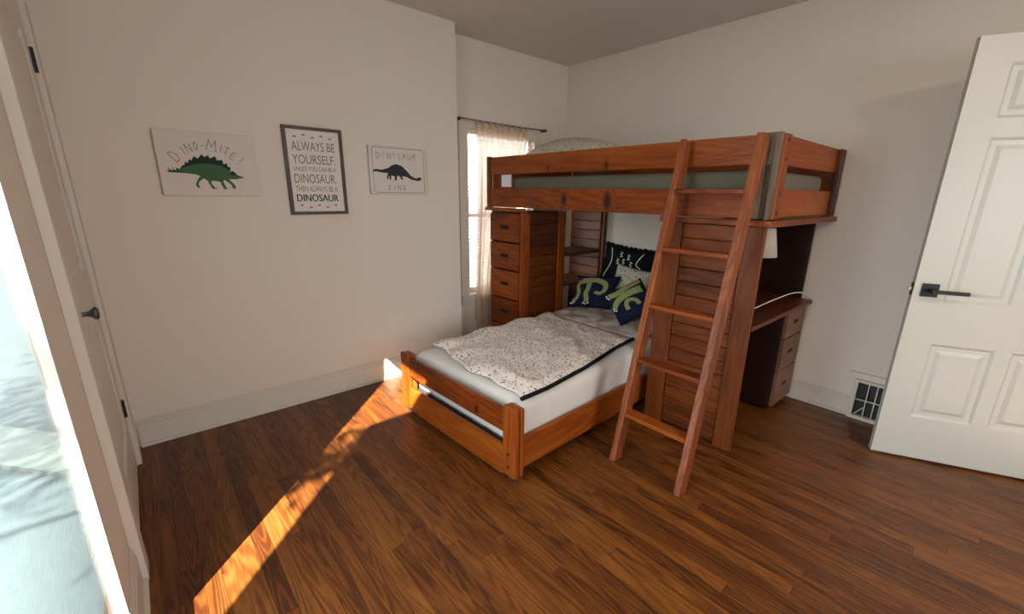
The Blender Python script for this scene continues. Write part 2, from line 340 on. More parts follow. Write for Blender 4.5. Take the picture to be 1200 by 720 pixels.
def door_leaf(P, wd, z0, z1, panels, th):
    # front face with holes for the panels (grid cells), back and edges plain
    ss = sorted({0.0, wd} | {p[0] for p in panels} | {p[1] for p in panels}); zs = sorted({z0, z1} | {p[2] for p in panels} | {p[3] for p in panels})
    m = MB()
    for i in range(len(ss) - 1):
        for j in range(len(zs) - 1):
            cs, cz = (ss[i] + ss[i + 1]) / 2, (zs[j] + zs[j + 1]) / 2
            if any(p[0] < cs < p[1] and p[2] < cz < p[3] for p in panels): continue
            m.poly([P(ss[i], zs[j], 0), P(ss[i + 1], zs[j], 0), P(ss[i + 1], zs[j + 1], 0), P(ss[i], zs[j + 1], 0)])
    a = [P(0, z0, 0), P(wd, z0, 0), P(wd, z1, 0), P(0, z1, 0)]; b = [P(0, z0, -th), P(wd, z0, -th), P(wd, z1, -th), P(0, z1, -th)]
    m.add(a + b, [(7, 6, 5, 4), (0, 4, 5, 1), (1, 5, 6, 2), (2, 6, 7, 3), (3, 7, 4, 0)])
    return m
XD = -0.018
P1 = lambda s, z, n: (XD + n, CY0 + 0.008 + s, z)
pans = [(0.11, 0.66, 0.25, 0.86), (0.11, 0.66, 1.02, 1.92)]
d1 = door_leaf(P1, 0.772, 0.02, 2.05, pans, 0.035)
door1 = struct('door_1', d1, M_['trim'])
door1['label'] = 'cream closet door seen edge-on in the left wall'
for p in pans:
    q = MB(); raised_panel(q, P1, *p); q.build('panel', M_['trim'], door1)
for zc in (0.325, 1.835):
    MB().lathe((XD + 0.004, CY1 - 0.012, zc - 0.045), (0, 0, 1), [(0, 0.0065), (0.09, 0.0065)], 10).box(XD - 0.002, XD + 0.002, CY1 - 0.034, CY1 + 0.004, zc - 0.042, zc + 0.042).build('hinge', M_['black'], door1)
MB().lathe((XD, 1.983, 0.951), (1, 0, 0), [(0, 0.024), (0.003, 0.022), (0.005, 0.009), (0.020, 0.008), (0.030, 0.011), (0.040, 0.021), (0.046, 0.022), (0.051, 0.017), (0.053, 0.001)], 20).build('door_knob', M_['pewter'], door1, smooth=True)
# tall window in the left wall: stiles flush with the wall, glass, sill
win1 = struct('window_1', MB().box(XO, XL, OY1, OY1 + 0.03, OZ0, OZ1).box(XO, XL, OY0 - 0.03, OY0, OZ0, OZ1).map(lambda p: (p.x + (0.001 if p.x > -0.05 else -0.001), p.y, p.z)), M_['trim'])
MB().box(-0.044, -0.040, OY0 + .001, OY1 - .001, OZ0, OZ1).build('pane', M_['glass'], win1)
MB().box(XO - 0.03, XL + 0.004, OY0, OY1 + 0.005, OZ0 - 0.03, OZ0 - 0.001).build('window_sill', M_['trim'], win1, bevel=0.003)
# window in the alcove
GY = YB + 0.05
win2 = struct('window_2', MB().box(WX0, WX0 + 0.035, GY - 0.02, GY + 0.03, WZ0, WZ1).box(WX1 - 0.035, WX1, GY - 0.02, GY + 0.03, WZ0, WZ1).box(WX0, WX1, GY - 0.02, GY + 0.03, WZ1 - 0.035, WZ1).box(WX0, WX1, GY - 0.02, GY + 0.03, WZ0, WZ0 + 0.045), M_['trim'])
MB().box(WX0, WX1, GY - 0.015, GY + 0.025, 1.16, 1.20).build('meeting_rail', M_['trim'], win2)
for a, b in ((WZ0 + 0.045, 1.16), (1.20, WZ1 - 0.035)): MB().box(WX0 + 0.035, WX1 - 0.035, GY, GY + 0.004, a, b).build('pane', M_['glass'], win2)
MB().box(WX0 - 0.10, WX1 + 0.10, YB - 0.045, YB + 0.03, WZ0 - 0.025, WZ0).build('window_sill', M_['trim'], win2, bevel=0.003)
struct('trim_2', MB().box(WX0 - 0.085, WX0, YB - 0.02, YB, WZ0, WZ1 + 0.0).box(WX1, WX1 + 0.085, YB - 0.02, YB, WZ0, WZ1).box(WX0 - 0.085, WX1 + 0.085, YB - 0.022, YB, WZ1, WZ1 + 0.05).box(WX0 - 0.085, WX1 + 0.085, YB - 0.018, YB, 0.40, WZ0 - 0.025), M_['trim'], bevel=0.003)

# open six-panel door on the right
A_ = Vector((3.051, 0.276, 0)); t_ = Vector((0.4261, -0.9047, 0)); n_ = Vector((-0.9047, -0.4261, 0))
P2 = lambda s, z, n: A_ + t_ * s + n_ * n + Vector((0, 0, z))
cols_ = ((0.125, 0.372), (0.43, 0.677)); rows_ = ((0.25, 0.655), (0.875, 1.63), (1.71, 1.93))
pans2 = [(c[0], c[1], r[0], r[1]) for c in cols_ for r in rows_]
door2 = struct('door_2', door_leaf(P2, 0.80, 0.012, 2.042, pans2, 0.036), M_['door'])
door2['label'] = 'white six panel door standing open at the right'
for p in pans2:
    q = MB(); raised_panel(q, P2, *p); q.build('panel', M_['door'], door2)
zc = 0.928
q = MB().bar(P2(0.062, zc, 0.0), P2(0.062, zc, 0.009), t_ * 0.033, Vector((0, 0, 0.033)))
q.build('handle_rose', M_['black'], door2, bevel=0.001)
q = MB().tube([P2(0.062, zc, 0.009), P2(0.062, zc, 0.045)], 0.010, 12).bar(P2(0.055, zc, 0.048), P2(0.195, zc, 0.048), n_ * 0.005, Vector((0, 0, 0.009)))
q.build('door_handle', M_['black'], door2)
q = MB().bar(P2(0.062, zc, -0.036), P2(0.062, zc, -0.045), t_ * 0.033, Vector((0, 0, 0.033))).tube([P2(0.062, zc, -0.045), P2(0.062, zc, -0.08)], 0.010, 12).bar(P2(0.055, zc, -0.083), P2(0.195, zc, -0.083), n_ * 0.005, Vector((0, 0, 0.009)))
q.build('door_handle', M_['black'], door2)
MB().bar(P2(-0.0015, zc - 0.032, -0.018), P2(-0.0015, zc + 0.032, -0.018), t_ * 0.0012, n_ * 0.013).build('latch_plate', M_['black'], door2)
MB().bar(P2(-0.010, zc - 0.009, -0.018), P2(-0.010, zc + 0.009, -0.018), t_ * 0.008, n_ * 0.006).build('latch_bolt', M_['steel'], door2)
for z in (0.2, 1.0, 1.85): MB().lathe(P2(0.806, z, 0.0), (0, 0, 1), [(0, 0.007), (0.09, 0.007)], 10).build('hinge', M_['black'], door2)
struct('trim_3', MB().box(XR - 0.018, XR, DY1 + 0.0, DY1 + 0.085, 0, 2.145).box(XR - 0.018, XR, DY0 - 0.085, DY0, 0, 2.145).box(XR - 0.018, XR, DY0, DY1, 2.06, 2.145), M_['trim'], bevel=0.003)

# ------------------------------------------------------------------ wall art (printed shapes lie flat on the canvases)
def print_on(parent, name, mat, polys, y, faces=None):
    m = MB()
    if faces is not None: m.add([(x, y, z) for x, z in polys], faces)
    else:
        for pl in polys: m.poly([(x, y, z) for x, z in pl])
    return m.build(name, M_[mat], parent)
def stroke(pts, wd, closed=False):
    out = []; n = len(pts)
    for i in range(n if closed else n - 1):
        a, b = Vector(pts[i]), Vector(pts[(i + 1) % n]); d = (b - a)
        if d.length < 1e-6: continue
        d.normalize(); p = Vector((-d.y, d.x)) * wd; a = a - d * wd * 0.5; b = b + d * wd * 0.5
        out.append([a - p, b - p, b + p, a + p])
    return out
G = {  # hand-drawn capitals as strokes in a unit cell
 'A': [[(0, 0), (.5, 1), (1, 0)], [(.2, .38), (.8, .38)]], 'D': [[(0, 0), (0, 1), (.6, .9), (1, .5), (.6, .08), (0, 0)]], 'E': [[(1, 1), (0, 1), (0, 0), (1, 0)], [(0, .5), (.8, .5)]],
 'G': [[(1, .85), (.5, 1), (0, .5), (.5, 0), (1, .15), (1, .5), (.6, .5)]], 'I': [[(.5, 0), (.5, 1)]], 'K': [[(0, 0), (0, 1)], [(1, 1), (0, .45), (1, 0)]],
 'M': [[(0, 0), (.12, 1), (.5, .35), (.88, 1), (1, 0)]], 'N': [[(0, 0), (0, 1), (1, 0), (1, 1)]], 'O': [[(.5, 0), (0, .5), (.5, 1), (1, .5), (.5, 0)]], 'R': [[(0, 0), (0, 1), (.8, .95), (.9, .65), (0, .48), (1, 0)]],
 'S': [[(1, .9), (.4, 1), (.05, .78), (.9, .3), (.6, 0), (0, .1)]], 'T': [[(0, 1), (1, 1)], [(.5, 1), (.5, 0)]], 'U': [[(0, 1), (.08, .15), (.5, 0), (.92, .15), (1, 1)]], 'X': [[(0, 0), (1, 1)], [(0, 1), (1, 0)]],
 '-': [[(0, .45), (1, .45)]], '!': [[(.5, 1), (.5, .35)], [(.5, .12), (.5, 0)]]}
def glyph(ch, cx, cz, w_, h_, rot, wd):
    out = []
    for st in G[ch]:
        pts = []
        for a, b in st:
            x, z = (a - .5) * w_, (b - .5) * h_
            pts.append((cx + x * math.cos(rot) - z * math.sin(rot), cz + x * math.sin(rot) + z * math.cos(rot)))
        out += stroke(pts, wd)
    return out
def letter(parent, mat, y, *a):
    print_on(parent, 'letter', mat, glyph(*a), y)['kind'] = 'stuff'
CT = 0.03
c1 = thing('canvas_print', (0.525, YA, 1.32), 'cream canvas with a green spiky stegosaurus under arched lettering, leftmost on the wall', 'wall art')
MB().box(0.312, 0.745, YA - CT, YA - 0.001, 1.325, 1.643).build('canvas', M_['canvas'], c1, bevel=0.004)
yp = YA - CT - 0.0012
BODY = [[0.34,1.445],[0.394,1.455],[0.423,1.469],[0.457,1.483],[0.494,1.488],[0.538,1.489],[0.574,1.482],[0.604,1.465],[0.617,1.443],[0.634,1.444],[0.649,1.434],[0.678,1.423],[0.636,1.413],[0.615,1.412],[0.603,1.413],[0.614,1.399],[0.626,1.384],[0.63,1.366],[0.616,1.363],[0.609,1.384],[0.595,1.398],[0.58,1.409],[0.575,1.398],[0.582,1.376],[0.589,1.361],[0.573,1.361],[0.566,1.379],[0.562,1.398],[0.543,1.401],[0.522,1.402],[0.522,1.386],[0.532,1.369],[0.544,1.362],[0.522,1.361],[0.512,1.382],[0.506,1.403],[0.489,1.413],[0.468,1.395],[0.463,1.38],[0.47,1.366],[0.457,1.366],[0.451,1.38],[0.464,1.409],[0.478,1.424],[0.461,1.432],[0.42,1.436],[0.352,1.438]]
PLATES = [[0.394,1.455],[0.409,1.473],[0.421,1.479],[0.42,1.491],[0.435,1.488],[0.442,1.507],[0.451,1.5],[0.463,1.522],[0.48,1.512],[0.498,1.534],[0.508,1.52],[0.525,1.531],[0.532,1.515],[0.556,1.527],[0.562,1.506],[0.585,1.511],[0.588,1.489],[0.605,1.494],[0.606,1.476],[0.618,1.476],[0.615,1.451],[0.604,1.463],[0.574,1.48],[0.537,1.487],[0.494,1.487],[0.457,1.481],[0.422,1.468]]
print_on(c1, 'dinosaur_body', 'dino_green', [BODY], yp)
print_on(c1, 'dinosaur_plates', 'dino_dark', [PLATES, [[0.355,1.44],[0.346,1.465],[0.364,1.444]], [[0.369,1.442],[0.366,1.466],[0.376,1.444]], [[0.383,1.441],[0.381,1.465],[0.394,1.454]], [[0.611,1.447],[0.624,1.457],[0.641,1.444],[0.632,1.433],[0.616,1.432]]], yp - 0.0004)
let = []
for ch, cx, cz, hh, rot in (('D', .385, 1.517, .055, .7), ('I', .423, 1.546, .04, .5), ('N', .447, 1.560, .042, .38), ('O', .478, 1.572, .038, .2), ('-', .508, 1.577, .03, 0), ('M', .548, 1.580, .055, -.2), ('I', .588, 1.567, .038, -.3), ('T', .610, 1.556, .038, -.45), ('E', .638, 1.532, .036, -.6), ('!', .670, 1.510, .05, -.75)):
    letter(c1, 'grey_ink', yp, ch, cx, cz, hh * (.75 if ch == 'M' else .5), hh, rot, 0.0016)

s1 = thing('framed_sign', (1.066, YA, 1.21), 'tall dark-framed sign with grey dinosaur slogan, between two canvases', 'wall art')
fx0, fx1, fz0, fz1, fw, fd = 0.897, 1.234, 1.218, 1.722, 0.018, 0.024
q = MB().box(fx0, fx0 + fw, YA - fd, YA - 0.001, fz0, fz1).box(fx1 - fw, fx1, YA - fd, YA - 0.001, fz0, fz1).box(fx0 + fw, fx1 - fw, YA - fd, YA - 0.001, fz0, fz0 + fw).box(fx0 + fw, fx1 - fw, YA - fd, YA - 0.001, fz1 - fw, fz1)
q.build('frame', M_['frame'], s1)
MB().box(fx0 + fw, fx1 - fw, YA - 0.012, YA - 0.002, fz0 + fw, fz1 - fw).build('sheet_of_paper', M_['paper'], s1)
ys = YA - 0.0132
for txt, x0, x1, z0, z1, mt in (('ALWAYS BE', .94, 1.186, 1.588, 1.640, 'grey_ink'), ('YOURSELF.', .938, 1.184, 1.514, 1.566, 'grey_ink'), ('UNLESS YOU CAN BE A', .938, 1.182, 1.472, 1.498, 'grey_ink'), ('DINOSAUR.', .938, 1.182, 1.404, 1.456, 'grey_ink'), ('THEN ALWAYS BE A', .938, 1.182, 1.355, 1.387, 'grey_ink'), ('DINOSAUR', .938, 1.182, 1.296, 1.338, 'ink')):
    vs, fs = text_mesh(txt, x0, x1, z0, z1)
    if mt == 'ink': vs2 = [(a + .002, b) for a, b in vs]; fs = fs + [[i + len(vs) for i in f] for f in fs]; vs = vs + vs2
    m = MB().add([(a, ys - (0.0002 if i >= len(vs) // 2 and mt == 'ink' else 0), b) for i, (a, b) in enumerate(vs)], fs); m.build('lettering', M_[mt], s1)
prints = []
for k in range(5):
    for x, z in ((.962 + k * .05, 1.671 + (.006 if k % 2 else -.006)), (.962 + k * .05, 1.268 - (.006 if k % 2 else -.006))):
        prints += [[(x - .011, z), (x - .002, z + .0045), (x + .006, z + .002), (x + .012, z + .006), (x + .007, z), (x + .012, z - .005), (x - .002, z - .0045)]]
for fp in prints: print_on(s1, 'footprint', 'red_ink', [fp], ys)

c2 = thing('canvas_print', (1.6, YA, 1.34), 'small cream canvas with a black long-necked dinosaur, nearest the window', 'wall art')
MB().box(1.396, 1.812, YA - CT, YA - 0.001, 1.345, 1.652).build('canvas', M_['canvas'], c2, bevel=0.004)
D2 = [[1.415,1.496],[1.431,1.505],[1.479,1.502],[1.523,1.514],[1.553,1.535],[1.587,1.542],[1.626,1.531],[1.658,1.502],[1.692,1.468],[1.727,1.453],[1.757,1.463],[1.773,1.455],[1.76,1.439],[1.732,1.438],[1.69,1.445],[1.656,1.461],[1.633,1.465],[1.621,1.46],[1.631,1.443],[1.618,1.441],[1.601,1.467],[1.585,1.464],[1.579,1.436],[1.566,1.436],[1.567,1.463],[1.544,1.467],[1.54,1.44],[1.529,1.44],[1.529,1.467],[1.519,1.446],[1.507,1.441],[1.517,1.471],[1.521,1.481],[1.478,1.484],[1.435,1.49],[1.417,1.487]]
print_on(c2, 'dinosaur', 'ink', [D2], yp)
bd = []
for cx, cz, a0 in ((1.775, 1.625, 0), (1.435, 1.625, 90), (1.435, 1.375, 180), (1.775, 1.375, 270)):
    for k in range(5): a = math.radians(a0 + k * 22.5); bd.append((cx + .018 * math.cos(a), cz + .018 * math.sin(a)))
print_on(c2, 'border_line', 'ink', stroke(bd, 0.0012, True), yp)
for i, ch in enumerate('DINOSAUR'): letter(c2, 'gold_ink' if ch == 'O' else 'grey_ink', yp, ch, 1.458 + i * .0375, 1.594 + (.003 if i % 2 else -.003), .022, .036, 0, 0.0016)
for i, ch in enumerate('XING'): letter(c2, 'grey_ink', yp, ch, 1.525 + i * .036, 1.388, .020, .032, 0, 0.0016)

# ------------------------------------------------------------------ curtain, rod, blind
rod = thing('curtain_rod', (2.7, 3.03, 1.92), 'thin dark curtain rod above the alcove window', 'curtain rod')
MB().tube([(2.19, 3.035, 1.925), (2.7, 3.035, 1.915), (3.17, 3.035, 1.922)], 0.005, 8).build('pole', M_['pewter'], rod, smooth=True)
for x in (2.215, 3.15): MB().box(x - .006, x + .006, 3.03, YB, 1.908, 1.932).build('bracket', M_['pewter'], rod)
cur = thing('curtain', (2.6, 3.03, 0.1), 'sheer beige tie-top curtain bunched behind the dresser', 'curtain')
def cfn(u, v):
    z = 1.885 - v * 1.755
    # gathered towards the left lower down, spread along the rod at the top
    x = 2.365 + u * (0.56 if v < 0.02 else 0.56 - 0.28 * min(1, v * 1.25)) + 0.012 * math.sin(v * 6)
    amp = 0.016 + 0.010 * math.sin(u * 17)
    y = 3.03 + amp * math.sin(u * 62 + 0.9 * math.sin(v * 3)) * min(1, 0.35 + v * 2)
    if v < 0.05: z -= 0.014 * abs(math.sin(u * PI * 8)) * (1 - v * 20)
    return (x, y, z)
MB().grid(cfn, 130, 26).build('fabric', M_['curtain'], cur, smooth=True)
for k in range(9):
    x = 2.37 + k * 0.0685
    MB().grid(lambda u, v: (x - .009 + u * .018, 3.035 + 0.009 * math.cos(PI * v * 2 - PI / 2) , 1.930 - abs(v - .5) * 0.1 + .0), 2, 10).build('tie_tab', M_['curtain'], cur, solid=0.0015)
bl = thing('window_blind', (2.685, 3.12, 1.84), 'white slatted blind behind the curtain in the alcove window', 'blind')
MB().box(WX0 + .004, WX1 - .004, YB - 0.005, YB + .026, 1.825, 1.858).build('headrail', M_['trim'], bl)
q = MB()
for k in range(41): z = 1.815 - k * 0.031; q.bar((WX0 + .01, YB + .008, z), (WX1 - .01, YB + .008, z), (0, .0115, .004), (0, -.0002, .0006))
o = q.build('slats', M_['trim'], bl); o['kind'] = 'stuff'

# ------------------------------------------------------------------ loft bed
FX = 2.43
loft = thing('loft_bed', (FX, 1.85, 1.22), 'orange-brown pine loft bed raised along the right wall', 'bed')
knots_low = [(0.0, 1.735 - 1.85, 1.325 - 1.22, 0.075), (0.0, 2.105 - 1.85, 1.325 - 1.22, 0.06)]
knots_top = [(0.0, 2.27 - 1.85, 1.535 - 1.22, 0.03), (0.0, 1.76 - 1.85, 1.54 - 1.22, 0.035)]
M_['deep_x'], M_['deep_y'], M_['deep_z'] = [wood('painted_shade_' + 'xyz'[a], a, (.010, .003, .002), (.018, .005, .003), (.03, .009, .004), rough=.5) for a in range(3)]  # near-black colour paints in the shade inside the desk
M_['rail_low'] = wood('pine_low_rail', 1, PINE_D, PINE_M, PINE_L, knots=knots_low)
M_['rail_top'] = wood('pine_top_rail', 1, PINE_D, PINE_M, PINE_L, knots=knots_top)
part('guard_rail', 'rail_top', loft, (FX, FX + .024, .872, 2.93, 1.507, 1.640))
part('side_rail', 'rail_low', loft, (FX, FX + .024, .872, 2.93, 1.256, 1.397))
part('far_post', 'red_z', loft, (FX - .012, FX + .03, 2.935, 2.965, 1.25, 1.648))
part('post', 'pine_z', loft, (FX + .025, FX + .047, 2.69, 2.93, 1.256, 1.635))
part('post', 'pine_z', loft, (FX + .025, FX + .047, .872, .905, 1.256, 1.635))
MB().box(FX + .0238, FX + .0249, 2.695, 2.815, 1.412, 1.504).build('paper_label', M_['label'], loft)['label'] = 'square white paper sticker'
# near corner post with a hook groove, glancing sheen put into its pale colour
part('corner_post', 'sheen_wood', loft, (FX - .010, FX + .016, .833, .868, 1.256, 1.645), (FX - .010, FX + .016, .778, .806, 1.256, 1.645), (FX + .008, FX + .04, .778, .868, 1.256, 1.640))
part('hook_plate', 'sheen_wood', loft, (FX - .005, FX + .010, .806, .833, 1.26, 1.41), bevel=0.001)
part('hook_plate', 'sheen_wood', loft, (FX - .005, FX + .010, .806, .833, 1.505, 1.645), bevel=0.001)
EY = 0.79
part('end_post', 'pine_z', loft, (FX + .012, FX + .085, EY - .022, EY, 1.256, 1.640))
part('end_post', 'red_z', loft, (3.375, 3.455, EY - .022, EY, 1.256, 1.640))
part('end_board', 'pine_x', loft, (FX + .02, 3.45, EY, EY + .022, 1.507, 1.640))
part('end_board', 'pine_x', loft, (FX + .02, 3.45, EY, EY + .022, 1.262, 1.400))
for x in (FX + .048, 3.43):
    for z in (1.285, 1.375, 1.53, 1.615): MB().lathe((x, EY - .0225, z), (0, -1, 0), [(0, .008), (.002, .008), (.003, .004)], 10).build('bolt', M_['black'], loft)
part('ledge', 'pine_x', loft, (FX - .03, 3.46, .750, .80, 1.222, 1.252))
part('ledge', 'pine_y', loft, (FX - .035, FX + .01, .80, 1.335, 1.222, 1.252))
part('ledge', 'pine_y', loft, (FX - .025, FX + .01, 2.50, 2.975, 1.226, 1.252))
part('back_rail', 'pine_y', loft, (3.43, 3.455, .812, 2.93, 1.256, 1.640))
part('far_end_board', 'pine_x', loft, (FX + .048, 3.43, 2.94, 2.962, 1.256, 1.640))
o = part('slat_base', 'pine_x', loft, (FX + .03, 3.43, .82, 2.935, 1.256, 1.275))
um = thing('mattress', (2.95, 1.88, 1.275), 'olive-beige mattress on the loft bed', 'mattress')
MB().box(FX + .055, 3.33, .83, 2.92, 1.278, 1.485).build('mattress_body', M_['matt'], um, bevel=.03, segs=3)
MB().box(FX + .05, 3.335, .825, 2.925, 1.286, 1.296).build('piping', M_['darktrim'], um)

def pillow_mesh(O, A, B, th, n=16, edge=0.0, rag=0.0):
    O, A, B = Vector(O), Vector(A), Vector(B); N_ = A.cross(B).normalized()
    if N_.x > 0: N_ = -N_
    def surf(u, v, side, extra=0.0):
        pu, pv = 4 * u * (1 - u), 4 * v * (1 - v); h = th * (max(pu * pv, 0) ** 0.42)
        # pinched sides
        cu = .5 + (u - .5) * (1 - .07 * pv * 1); cv = .5 + (v - .5) * (1 - .07 * pu * 1)
        wob = 0.004 * noise.noise(Vector((u * 5, v * 5, O.y * 9)))
        return O + A * cu + B * cv + N_ * (side * (h + wob * (pu * pv > 0)) + extra)
    m = MB(); m.grid(lambda u, v: surf(u, v, 1), n, n); m.grid(lambda u, v: surf(u, v, -1), n, n)
    return m, surf, N_
def pillow(name, mat, O, A, B, th, label, cat='pillow', part_name='cushion_cover'):
    O = Vector(O); t = thing(name, O + Vector(A) * .5, label, cat)
    m, surf, N_ = pillow_mesh(O, A, B, th)
    o = m.build(part_name, M_[mat], t, smooth=True)
    md = o.modifiers.new('weld', 'WELD'); md.merge_threshold = 0.0015
    return t, surf
def ribbon(surf, pts, w0, asp, parent, name, mat, ext=0.0025, taper=None):
    # smooth the polyline, then lay a strip on the cushion surface
    P = [Vector(p) for p in pts]; Q = []
    for i in range(len(P) - 1):
        a, b, c, d = P[max(i - 1, 0)], P[i], P[i + 1], P[min(i + 2, len(P) - 1)]
        for k in range(5):
            t = k / 5; Q.append(.5 * ((2 * b) + (c - a) * t + (2 * a - 5 * b + 4 * c - d) * t * t + (3 * b - a - 3 * c + d) * t ** 3))
    Q.append(P[-1]); n = len(Q); m = MB(); vs = []
    for i, q in enumerate(Q):
        d = (Q[min(i + 1, n - 1)] - Q[max(i - 1, 0)]); d = Vector((d.x * asp, d.y)).normalized(); p = Vector((-d.y / asp, d.x))
        f = i / (n - 1); wd = w0 * (taper[0] + (taper[1] - taper[0]) * f if taper else 1)
        for k in (-1, -.33, .33, 1):
            c = q + p * wd * k; cu, cv = min(max(c.x, .02), .98), min(max(c.y, .02), .98); vs.append(surf(cu, cv, 1, ext))
    m.add(vs, [[i * 4 + k, i * 4 + k + 1, i * 4 + k + 5, i * 4 + k + 4] for i in range(n - 1) for k in range(3)])
    return m.build(name, M_[mat], parent, smooth=True)
up, sf = pillow('pillow', 'cush', (2.74, 2.91, 1.655), (0, -.70, 0), (.50, 0, .05), .13, 'cream speckled pillow on the far end of the loft bed')
pts = []
for k in range(11): v = k / 10; pts.append(sf(v * .75, 0.0, 1, .006))
MB().tube(pts, .007, 6).build('piping', M_['darktrim'], up, smooth=True)

# ------------------------------------------------------------------ planked panels shared by the units
def planks(parent, x0, x1, y0, y1, z0, z1, n, mat):
    h = (z1 - z0) / n; me = None
    for k in range(n):
        if me is None:
            o = MB().box(x0, x1, y0, y1, z0 + .0015, z0 + h - .0015).build('plank', M_[mat], parent, bevel=.004, segs=1); me = o
        else: o = me.copy(); C.objects.link(o); o.parent = parent; o.location = Vector((0, random.uniform(-.0006, .0006), k * h))
# dresser
dr = thing('dresser', (2.68, 2.735, 0), 'tall narrow reddish pine dresser with five drawers by the window', 'dresser')
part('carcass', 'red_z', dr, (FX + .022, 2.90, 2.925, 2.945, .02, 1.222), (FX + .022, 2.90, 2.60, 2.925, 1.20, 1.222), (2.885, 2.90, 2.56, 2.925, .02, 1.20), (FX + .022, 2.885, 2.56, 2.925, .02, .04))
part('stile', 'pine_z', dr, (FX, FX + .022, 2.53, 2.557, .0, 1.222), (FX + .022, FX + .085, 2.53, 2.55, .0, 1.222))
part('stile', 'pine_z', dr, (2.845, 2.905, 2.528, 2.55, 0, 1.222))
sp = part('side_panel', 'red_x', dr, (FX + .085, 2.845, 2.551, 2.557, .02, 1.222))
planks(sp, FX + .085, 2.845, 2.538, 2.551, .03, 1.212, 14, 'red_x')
def drawer(parent, x, y0, y1, z0, z1, hw, mat, axis='x', name='drawer'):
    """front with a routed finger pull; drawer faces -x (axis x) or -y"""
    yc, zc = (y0 + y1) / 2, z0 + (z1 - z0) * .52
    ys_ = [y0, yc - hw, yc + hw, y1]; zs_ = [z0, zc - .013, zc + .013, z1]
    m = MB(); P = (lambda a, z, d: (x + d, a, z)) if axis == 'x' else (lambda a, z, d: (a, x + d, z))
    for i in range(3):
        for j in range(3):
            if i == 1 and j == 1: continue
            m.poly([P(ys_[i], zs_[j], 0), P(ys_[i + 1], zs_[j], 0), P(ys_[i + 1], zs_[j + 1], 0), P(ys_[i], zs_[j + 1], 0)])
    a, b, c, d = (ys_[1], zs_[1]), (ys_[2], zs_[1]), (ys_[2], zs_[2]), (ys_[1], zs_[2])
    for p, q in ((a, b), (b, c), (c, d), (d, a)): m.poly([P(*p, 0), P(*q, 0), P(*q, .010), P(*p, .010)])
    for p, q in (((y0, z0), (y1, z0)), ((y1, z0), (y1, z1)), ((y1, z1), (y0, z1)), ((y0, z1), (y0, z0))): m.poly([P(*p, 0), P(*q, 0), P(*q, .020), P(*p, .020)])
    m.poly([P(y0, z0, .02), P(y1, z0, .02), P(y1, z1, .02), P(y0, z1, .02)])
    o = m.build(name, M_[mat], parent)
    h = MB().poly([P(*a, .0098), P(*b, .0098), P(*c, .0098), P(*d, .0098)])
    b0, b1 = P(yc - hw * .75, zc, .003), P(yc + hw * .75, zc, .003)
    h.bar(b0, b1, (.003, 0, 0) if axis == 'x' else (0, .003, 0), (0, 0, .0045))
    h.build('finger_pull', M_['hole'], o)
    return o
zz = [(.985, 1.205), (.758, .972), (.515, .745), (.280, .502), (.045, .267)]
for z0, z1 in zz: drawer(dr, FX - .004, 2.562, 2.925, z0, z1, .052, 'pine_y')

# open shelf unit between dresser and wall
bk = thing('shelf_unit', (3.18, 2.73, 0), 'open backed pine shelf unit beside the dresser, behind the pillows', 'shelf')
side = part('side_panel', 'red_y', bk, (3.452, 3.462, 2.53, 2.93, .0, 1.222))
planks(side, 3.436, 3.452, 2.56, 2.93, .01, 1.212, 14, 'red_y')
part('stile', 'pine_z', bk, (3.425, 3.462, 2.51, 2.53, 0, 1.222))
part('stile', 'red_z', bk, (2.908, 2.925, 2.53, 2.58, 0, 1.222))
for z in (.84, .57, .12): part('shelf', 'red_x', bk, (2.906, 3.436, 2.56, 2.92, z, z + .022))

# desk under the near end: planked end panel, top, pedestal of drawers
dk = thing('desk', (2.95, 1.05, 0), 'built-in pine desk under the near end of the loft bed', 'desk')
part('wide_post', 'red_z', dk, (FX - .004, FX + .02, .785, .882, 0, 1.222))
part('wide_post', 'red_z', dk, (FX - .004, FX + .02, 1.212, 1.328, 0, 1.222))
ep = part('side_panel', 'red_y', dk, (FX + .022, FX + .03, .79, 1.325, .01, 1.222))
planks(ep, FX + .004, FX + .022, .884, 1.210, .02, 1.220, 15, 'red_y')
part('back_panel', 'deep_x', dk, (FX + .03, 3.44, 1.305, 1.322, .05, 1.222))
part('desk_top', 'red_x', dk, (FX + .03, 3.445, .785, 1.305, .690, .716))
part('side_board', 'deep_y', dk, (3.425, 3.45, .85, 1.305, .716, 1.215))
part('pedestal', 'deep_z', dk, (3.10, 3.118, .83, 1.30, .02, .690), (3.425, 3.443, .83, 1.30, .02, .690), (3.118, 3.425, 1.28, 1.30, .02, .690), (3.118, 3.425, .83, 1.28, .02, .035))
for z0, z1 in ((.505, .680), (.285, .495), (.04, .275)): drawer(dk, .812, 3.112, 3.435, z0, z1, .04, 'ladder_x', axis='y')

sh = thing('pendant_lamp', (2.70, .93, 1.222), 'small beige lampshade hanging under the near end of the loft', 'lamp')
MB().lathe((2.715, .90, 1.20), (0, 0, -1), [(0, .062), (.002, .062), (.150, .088)], 24).build('lamp_shade', M_['shade'], sh, smooth=True)
MB().tube([(2.715, .90, 1.254), (2.715, .90, 1.17)], .012, 10).build('lamp_socket', M_['cord'], sh)
cd = MB()
cp = [(2.50, 1.15, .72), (2.62, 1.02, .722), (2.75, .93, .726), (2.92, .86, .775), (3.10, .82, .80), (3.26, .80, .785), (3.38, .79, .74), (3.43, .78, .705), (3.445, .775, .66), (3.44, .775, .60)]
Q = []
for i in range(len(cp) - 1):
    a, b, c, d = [Vector(cp[min(max(j, 0), len(cp) - 1)]) for j in (i - 1, i, i + 1, i + 2)]
    for k in range(6): t = k / 6; Q.append(.5 * ((2 * b) + (c - a) * t + (2 * a - 5 * b + 4 * c - d) * t * t + (3 * b - a - 3 * c + d) * t ** 3))
